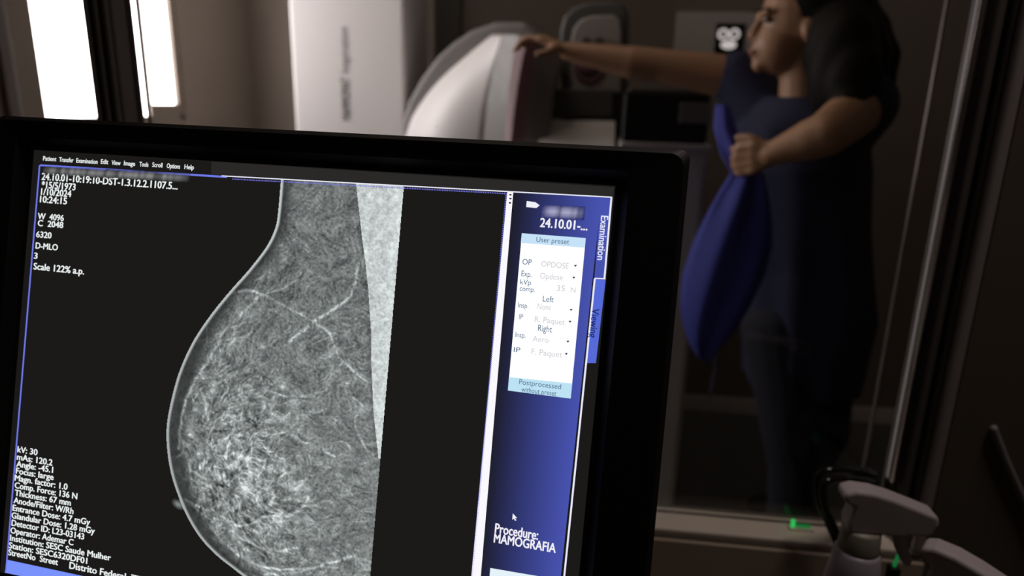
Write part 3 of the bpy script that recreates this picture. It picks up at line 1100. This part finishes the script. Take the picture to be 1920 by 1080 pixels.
# ------------------------------------------------------------------ the person
pe = thing('person', 'person in a blue gown with dark hair reaching one arm to the machine', 'person', (.58, 1.85, 0))
PY_ = 1.85
Fs = atY(1400, 150, 1.95)                    # far shoulder
El = atY(1235, 122, 1.97)
Wr = atY(1066, 96, 2.00)
Hd = atY(1016, 72, 2.03)
Ns = atY(1628, 190, 1.72)                    # near shoulder
Ne = atY(1548, 252, 1.56)
Nw = atY(1448, 288, 1.60)
Nh = atY(1412, 296, 1.615)
neck0 = Vector((.50, 1.83, 1.43))
headc = atY(1496, 42, 1.83)
hips = Vector((.585, 1.86, .90))
chest = Vector((.515, 1.835, 1.28))
waist = Vector((.55, 1.85, 1.06))
sh = (Ns - Fs).normalized()


def torso_ring(c, a, b, ex=0.0, n=28, folds=0, fa_=0.0, ph=0.0):
    s = Vector((sh.x, sh.y, 0)).normalized()
    f_ = Vector((s.y, -s.x, 0))
    R = []
    for k in range(n):
        t = 2 * PI * k / n
        m = 1 + (fa_ * math.sin(folds * t + ph) if folds else 0)
        R.append(Vector(c) + (s * a * math.cos(t) + f_ * b * math.sin(t)) * m)
    return R


bd = MB()
bd.loft([torso_ring(hips + Vector((0, 0, -.10)), .14, .11), torso_ring(hips, .17, .12), torso_ring(waist, .135, .10), torso_ring(chest, .155, .115),
         torso_ring(chest + Vector((-.005, 0, .10)), .15, .09), torso_ring(neck0 + Vector((0, 0, .0)), .06, .055)])
bd.capsule(neck0 + Vector((.01, 0, -.04)), .058, headc + Vector((.02, 0, -.07)), .052)
# head: skull, jaw, nose, brow, lips, chin, ears
bd.ell(headc + Vector((.012, 0, .02)), (.098, .078, .105))
bd.ell(headc + Vector((-.035, 0, -.055)), (.062, .058, .068))
bd.ell(headc + Vector((-.076, 0, -.098)), (.022, .024, .02))
bd.capsule(headc + Vector((-.088, 0, .005)), .011, headc + Vector((-.104, 0, -.032)), .012, 10)
bd.ell(headc + Vector((-.093, 0, -.040)), (.014, .018, .010))
bd.ell(headc + Vector((-.092, 0, -.064)), (.014, .024, .008))
bd.ell(headc + Vector((-.089, 0, -.077)), (.014, .022, .008))
bd.ell(headc + Vector((-.082, 0, .018)), (.016, .052, .012))
for s_ in (-1, 1):
    bd.ell(headc + Vector((.012, s_ * .077, -.025)), (.020, .009, .032))
# far arm
bd.capsule(chest + Vector((-.02, .05, .08)), .07, Fs, .062).capsule(Fs, .060, El, .043)
fm_ = El.lerp(Wr, .3) + Vector((0, 0, -.004))
bd.capsule(El, .043, fm_, .044).capsule(fm_, .043, Wr, .025)
# near arm
bd.capsule(chest + Vector((.05, -.04, .07)), .075, Ns, .062).capsule(Ns, .062, Ne, .048)
fm_ = Ne.lerp(Nw, .3)
bd.capsule(Ne, .047, fm_, .045).capsule(fm_, .044, Nw, .028)


def hand(mb, w, h, fdir, side, curl_to, thumb_to, curl=1.0, nf=4):
    """palm from wrist w to the knuckles at h; four fingers bending towards curl_to, a thumb from the palm's side"""
    fdir = Vector(fdir).normalized()
    side = Vector(side).normalized()
    curl_to = Vector(curl_to).normalized()
    for k in range(4):
        o_ = side * (k - 1.5) * .020
        mb.capsule(w + o_ * .55 + (h - w) * .2, .0145, h + o_, .0115, 10)
    Ls = (.040, .045, .042, .033)
    for k in range(4):
        p = h + side * (k - 1.5) * .0205
        d = fdir
        r = .0092
        for j, (f_, an_) in enumerate(((1.0, .35), (.66, .75), (.5, .65))):
            d = (d * math.cos(an_ * curl) + curl_to * math.sin(an_ * curl)).normalized()
            nx = p + d * Ls[k] * f_
            mb.capsule(p, r, nx, r * .92, 10)
            p, r = nx, r * .93
    b_ = w.lerp(h, .35) - side * .026
    th = Vector(thumb_to).normalized()
    k1_ = b_ + (fdir * .5 + th).normalized() * .036
    k2_ = k1_ + (fdir + th * .5 + curl_to * .3).normalized() * .030
    mb.capsule(b_ + side * .010, .015, k1_, .011, 10).capsule(k1_, .0108, k2_, .009, 10)


fd = (Hd - Wr).normalized()
hand(bd, Wr, Hd, fd, Vector((0.1, 1, 0.1)), Vector((-.25, 0, -1)), Vector((-.2, -.6, -.5)), .95)
hand(bd, Nw, Nh, (Nh - Nw).normalized(), Vector((.15, .25, -1)), Vector((.2, 1, .0)), Vector((-.6, .4, .5)), 1.25)
# legs
HA, HB = hips + Vector((-.06, -.05, -.05)), hips + Vector((.06, .05, -.05))
KA, AA = Vector((.60, 1.76, .47)), Vector((.63, 1.80, .085))
KB, AB = Vector((.745, 2.02, .47)), Vector((.80, 2.30, .10))
for hp, kn, an_ in ((HA, KA, AA), (HB, KB, AB)):
    bd.capsule(hp, .085, kn, .055)
    cm = kn.lerp(an_, .28) + Vector((.012, .0, 0))
    bd.capsule(kn, .054, cm, .054).capsule(cm, .053, an_, .035)
    bd.capsule(an_ + Vector((.02, 0, -.035)), .034, an_ + Vector((-.13, -.03, -.055)), .026)
bd.build('body', M['skin'], pe, True, .0055, 4)

# eyes, brows and lips
M['eye'] = mat('eye', (.25, .22, .2), .2)
for s_ in (-1, 1):
    MB().ell(headc + Vector((-.081, s_ * .030, .002)), (.009, .013, .007)).build('eye', M['eye'], pe, True)
    MB().capsule(headc + Vector((-.096, s_ * .016, .024)), .004, headc + Vector((-.082, s_ * .048, .024)), .003, 8).build('eyebrow', M['hair'], pe, True)
MB().ell(headc + Vector((-.1, 0, -.070)), (.008, .020, .009)).build('lips', mat('lips', (.28, .10, .075), .4), pe, True)

# hair: cap over the skull and a loose heavy mass down the back
hr = MB()
hr.ell(headc + Vector((.036, 0, .042)), (.098, .093, .110))
hr.ell(headc + Vector((.0, 0, .085)), (.088, .082, .062))
hr.ell(headc + Vector((.095, 0, -.03)), (.085, .095, .125))
hr.ell(headc + Vector((.125, -.01, -.12)), (.085, .10, .12))
hr.ell(headc + Vector((.14, -.02, -.20)), (.065, .085, .09))
hr.ell(headc + Vector((.155, -.01, -.05)), (.06, .08, .09))
hr.ell(atY(1575, 95, 1.74), (.080, .075, .11))
hr.ell(atY(1582, 130, 1.70), (.078, .065, .13))
hr.ell(atY(1600, 150, 1.66), (.062, .05, .085))
hr.ell(atY(1592, 205, 1.635), (.042, .04, .06))
for k in range(26):
    a = rf.uniform(-1.2, 1.2)
    s0 = headc + Vector((.07 + .07 * math.cos(a), .085 * math.sin(a), .06))
    s1 = s0 + Vector((.06 + rf.uniform(-.02, .03), rf.uniform(-.02, .02), -.13))
    s2 = s1 + Vector((.015 + rf.uniform(-.02, .02), rf.uniform(-.02, .02), -.13))
    hr.capsule(s0, .020, s1, .018, 8).capsule(s1, .018, s2, .008, 8)
hr.build('hair', M['hair'], pe, True, .007, 12)

# gown: body, skirt and short sleeves as one cloth
gw_ = MB()
rings = [(.695, Vector((.602, 1.845)), .150, .150, .06), (.78, Vector((.600, 1.845)), .158, .155, .05), (.90, Vector((.592, 1.85)), .175, .155, .04),
         (1.02, Vector((.572, 1.85)), .168, .14, .03), (1.14, Vector((.548, 1.845)), .165, .138, .02), (1.28, Vector((.522, 1.838)), .172, .142, .01),
         (1.37, Vector((.508, 1.835)), .168, .115, 0), (1.425, Vector((.502, 1.832)), .12, .085, 0), (1.45, Vector((.50, 1.83)), .085, .07, 0)]
gw_.loft([torso_ring(Vector((c_.x, c_.y, z)), a_, b_, n=56, folds=9, fa_=f__, ph=z * 3) for z, c_, a_, b_, f__ in rings])
gw_.capsule(chest + Vector((-.03, .06, .09)), .085, Fs + (El - Fs) * .10, .072)
gw_.capsule(chest + Vector((.06, -.04, .07)), .085, Ns + (Ne - Ns) * .12, .076)
gw_.build('gown', M['gown'], pe, True, .007, 4)

# bright blue front panel of the gown, bunched in the near hand
rows = [(196, 1342, 1366), (240, 1338, 1380), (290, 1352, 1408), (325, 1372, 1432), (360, 1350, 1440), (410, 1322, 1446), (460, 1298, 1446), (520, 1278, 1430),
        (575, 1274, 1404), (615, 1282, 1378), (645, 1294, 1352), (668, 1308, 1330)]
fl = []
n = 40
for i, (y, xl, xr) in enumerate(rows):
    Yd = 1.66 - .012 * math.sin(i * .8) + (.10 if i < 2 else .03 if i < 4 else 0)
    L_, R_ = atY(xl, y, Yd), atY(xr, y, Yd)
    c_ = (L_ + R_) / 2
    hw = (R_ - L_) / 2
    amp = min(1, i / 4)
    th = .028 + .045 * min(1, max(0, i - 3) / 4.) * (1 - max(0, i - 8) / 4.)
    ring = []
    for k in range(n):
        t = 2 * PI * k / n
        m = 1 + .05 * amp * math.sin(7 * t + i * .25)
        ring.append(c_ + hw * math.cos(t) * m + Vector((0, th * math.sin(t) * m + .010 * amp * math.sin(5 * t + .4 * i), 0)))
    fl.append(ring)
fp = MB().loft(fl).build('gown_front', M['gown_blue'], pe, True)
fp['label'] = 'bright blue gown front bunched in the hand'
MB().tube([atY(1338, 650, 1.70), atY(1342, 690, 1.70), atY(1336, 720, 1.70), atY(1330, 748, 1.70)], [.010, .011, .010, .008], 8, True, .3).build('gown_tie', M['gown'], pe, True)
# trousers and shoes
tr = MB()
for hp, kn, an_ in ((HA, KA, AA), (HB, KB, AB)):
    tr.capsule(hp, .105, kn, .078).capsule(kn, .078, an_ + Vector((0, 0, .04)), .068)
tr.build('trousers', M['pants'], pe, True, .008, 4)
for an_ in (AA, AB):
    s = MB()
    s.capsule(an_ + Vector((.03, .005, -.040)), .042, an_ + Vector((-.07, -.015, -.046)), .040)
    s.capsule(an_ + Vector((-.07, -.015, -.046)), .040, an_ + Vector((-.15, -.035, -.056)), .030)
    s.build('shoe', M['shoe'], pe, True, .006, 3)

# ------------------------------------------------------------------ spray bottles by the window
def spray_bottle(label, turn, tilt_pts, Y, s):
    """trigger bottle; head drawn in the XZ plane around the neck axis at the given place"""
    nx, nz = tilt_pts
    root = thing('spray_bottle', label, 'spray bottle', (nx, Y, DESK))
    ct, sn = math.cos(turn), math.sin(turn)
    K = lambda x, z: Vector((nx + x * s * ct, Y - x * s * sn, nz + z * s))
    OFF = Vector((sn, ct, 0))
    # head: hooded pump body, long sloping back
    hd = MB()
    prof = [(-.0225, .0300), (-.0255, .0355), (-.0235, .0410), (-.0150, .0440), (.0020, .0430), (.0200, .0385), (.0420, .0310), (.0620, .0240), (.0635, .0150), (.0600, .0030), (.0500, .0015),
            (.0380, .0010), (.0360, -.0010), (.0180, -.0010), (-.0160, -.0010), (-.0175, .0080), (-.0155, .0180), (-.0150, .0270)]
    t_ = .0115 * s
    hd.prism([K(x, z) - OFF * t_ for x, z in prof], OFF * 2 * t_, .0035 * s, 3)
    h_ = hd.build('spray_head', M['spray'], root, False)
    nz_ = MB().tube([K(.058, .0135), K(.0652, .0128)], .0060 * s, 14).build('nozzle', M['spray'], h_, True)
    tg_ = MB()
    tg_.tube([K(.0345, .004), K(.0360, -.006), K(.0388, -.016), K(.0432, -.026), K(.0475, -.034), K(.0495, -.038)], [.0062 * s, .0058 * s, .0050 * s, .0042 * s, .0034 * s, .0015 * s], 12, True, 1.3)
    tg_.build('trigger', M['spray'], root, True)
    cir = lambda r, z: [Vector((nx + r * s * math.cos(a), Y + r * s * math.sin(a), nz + z * s)) for a in [2 * PI * k / 28 for k in range(28)]]
    MB().loft([cir(.0165, -.0005), cir(.0178, -.003), cir(.0190, -.020), cir(.0190, -.0235)]).build('collar', M['collar'], root, True)
    zb = (DESK - nz) / s + .0005 / s
    MB().loft([cir(.0195, -.0237), cir(.0215, -.027), cir(.0235, -.045), cir(.028, -.075), cir(.034, -.10), cir(.036, -.13), cir(.036, zb + .006), cir(.033, zb)]).build('bottle_body', M['spray_body'], root, True)
    return root


nk1 = atY(1616, 988, .62)
spray_bottle('white trigger spray bottle beside the metal window jamb, taller and fully in view', 0, (nk1.x, nk1.z), .62, 1.0)
nk2 = atY(1776, 1112, .56)
spray_bottle('white trigger spray bottle at the lower right corner, only its sloping head showing', .6, (nk2.x, nk2.z), .56, 1.0)

# black glossy cables from the window clip, looping behind the bottle
def spl3(pts, n=8):
    P = [Vector(p) for p in pts]
    o_ = []
    for i in range(len(P) - 1):
        p0, p1, p2, p3 = P[max(i - 1, 0)], P[i], P[i + 1], P[min(i + 2, len(P) - 1)]
        for k in range(n):
            t = k / n
            o_.append(.5 * ((2 * p1) + (p2 - p0) * t + (2 * p0 - 5 * p1 + 4 * p2 - p3) * t * t + (3 * p1 - p0 - 3 * p2 + p3) * t ** 3))
    return o_ + [P[-1]]


for nm, pts, lb in (('upper', [(1640, 889, .83), (1610, 884, .80), (1570, 881, .785), (1545, 884, .782), (1534, 895, .78), (1532, 915, .778), (1537, 945, .776), (1552, 980, .774), (1580, 1060, .772), (1600, 1200, .77)],
                     'black glossy cable looping from the window clip, upper of the pair'),
                    ('lower', [(1640, 905, .822), (1612, 900, .79), (1575, 898, .770), (1552, 902, .762), (1543, 914, .760), (1543, 930, .758), (1549, 958, .756), (1566, 992, .754), (1592, 1060, .752), (1612, 1200, .75)],
                     'black glossy cable looping from the window clip, lower of the pair')):
    P = [atY(x, y, Y) for x, y, Y in pts]
    P[-1] = Vector((P[-1].x, P[-1].y, DESK + .006))
    tag(MB().tube(spl3(P), .0042, 12).build('cable', M['black_gloss'], None, True), lb, 'cable', 'black cables by the window')

# glowing green pieces in place of green reflections on sill and bottle
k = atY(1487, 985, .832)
l1 = thing('green_reflection', 'small glowing piece standing in for a green reflection on the cream window sill', 'painted reflection', (k.x, .832, SILL))
MB().box((k.x - .006, .826, SILL + .0003), (k.x + .026, .838, SILL + .003), .001).build('reflection_base', M['sill'], l1)
MB().box((k.x - .003, .828, SILL + .003), (k.x + .0015, .834, SILL + .013), .001).build('reflection_core', M['green'], l1)
MB().box((k.x + .0015, .829, SILL + .0031), (k.x + .022, .834, SILL + .0065), .001).build('reflection_bar', emis('green_dim', (.02, .22, .05), .6), l1)
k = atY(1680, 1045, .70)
l2 = thing('green_reflection', 'small glowing piece standing in for a green reflection by the spray bottle trigger', 'painted reflection', (k.x, .70, DESK))
MB().box((k.x - .005, .694, DESK + .0003), (k.x + .005, .706, k.z - .012)).build('reflection_base', M['black'], l2)
MB().capsule((k.x, .70, k.z - .010), .0022, (k.x + .003, .70, k.z + .010), .0015, 8).build('reflection_core', emis('green_faint', (.01, .20, .05), .6), l2)
# grey cable on the wall right of the jamb
P = [atY(x, y, .795) for x, y in ((1862, 800), (1885, 860), (1905, 905), (1930, 960), (1955, 1040))]
tag(MB().tube(spl3(P), .004, 10).build('wall_cable', M['grey'], None, True), 'thin dark grey cable slanting down the dark wall right of the jamb', 'cable')
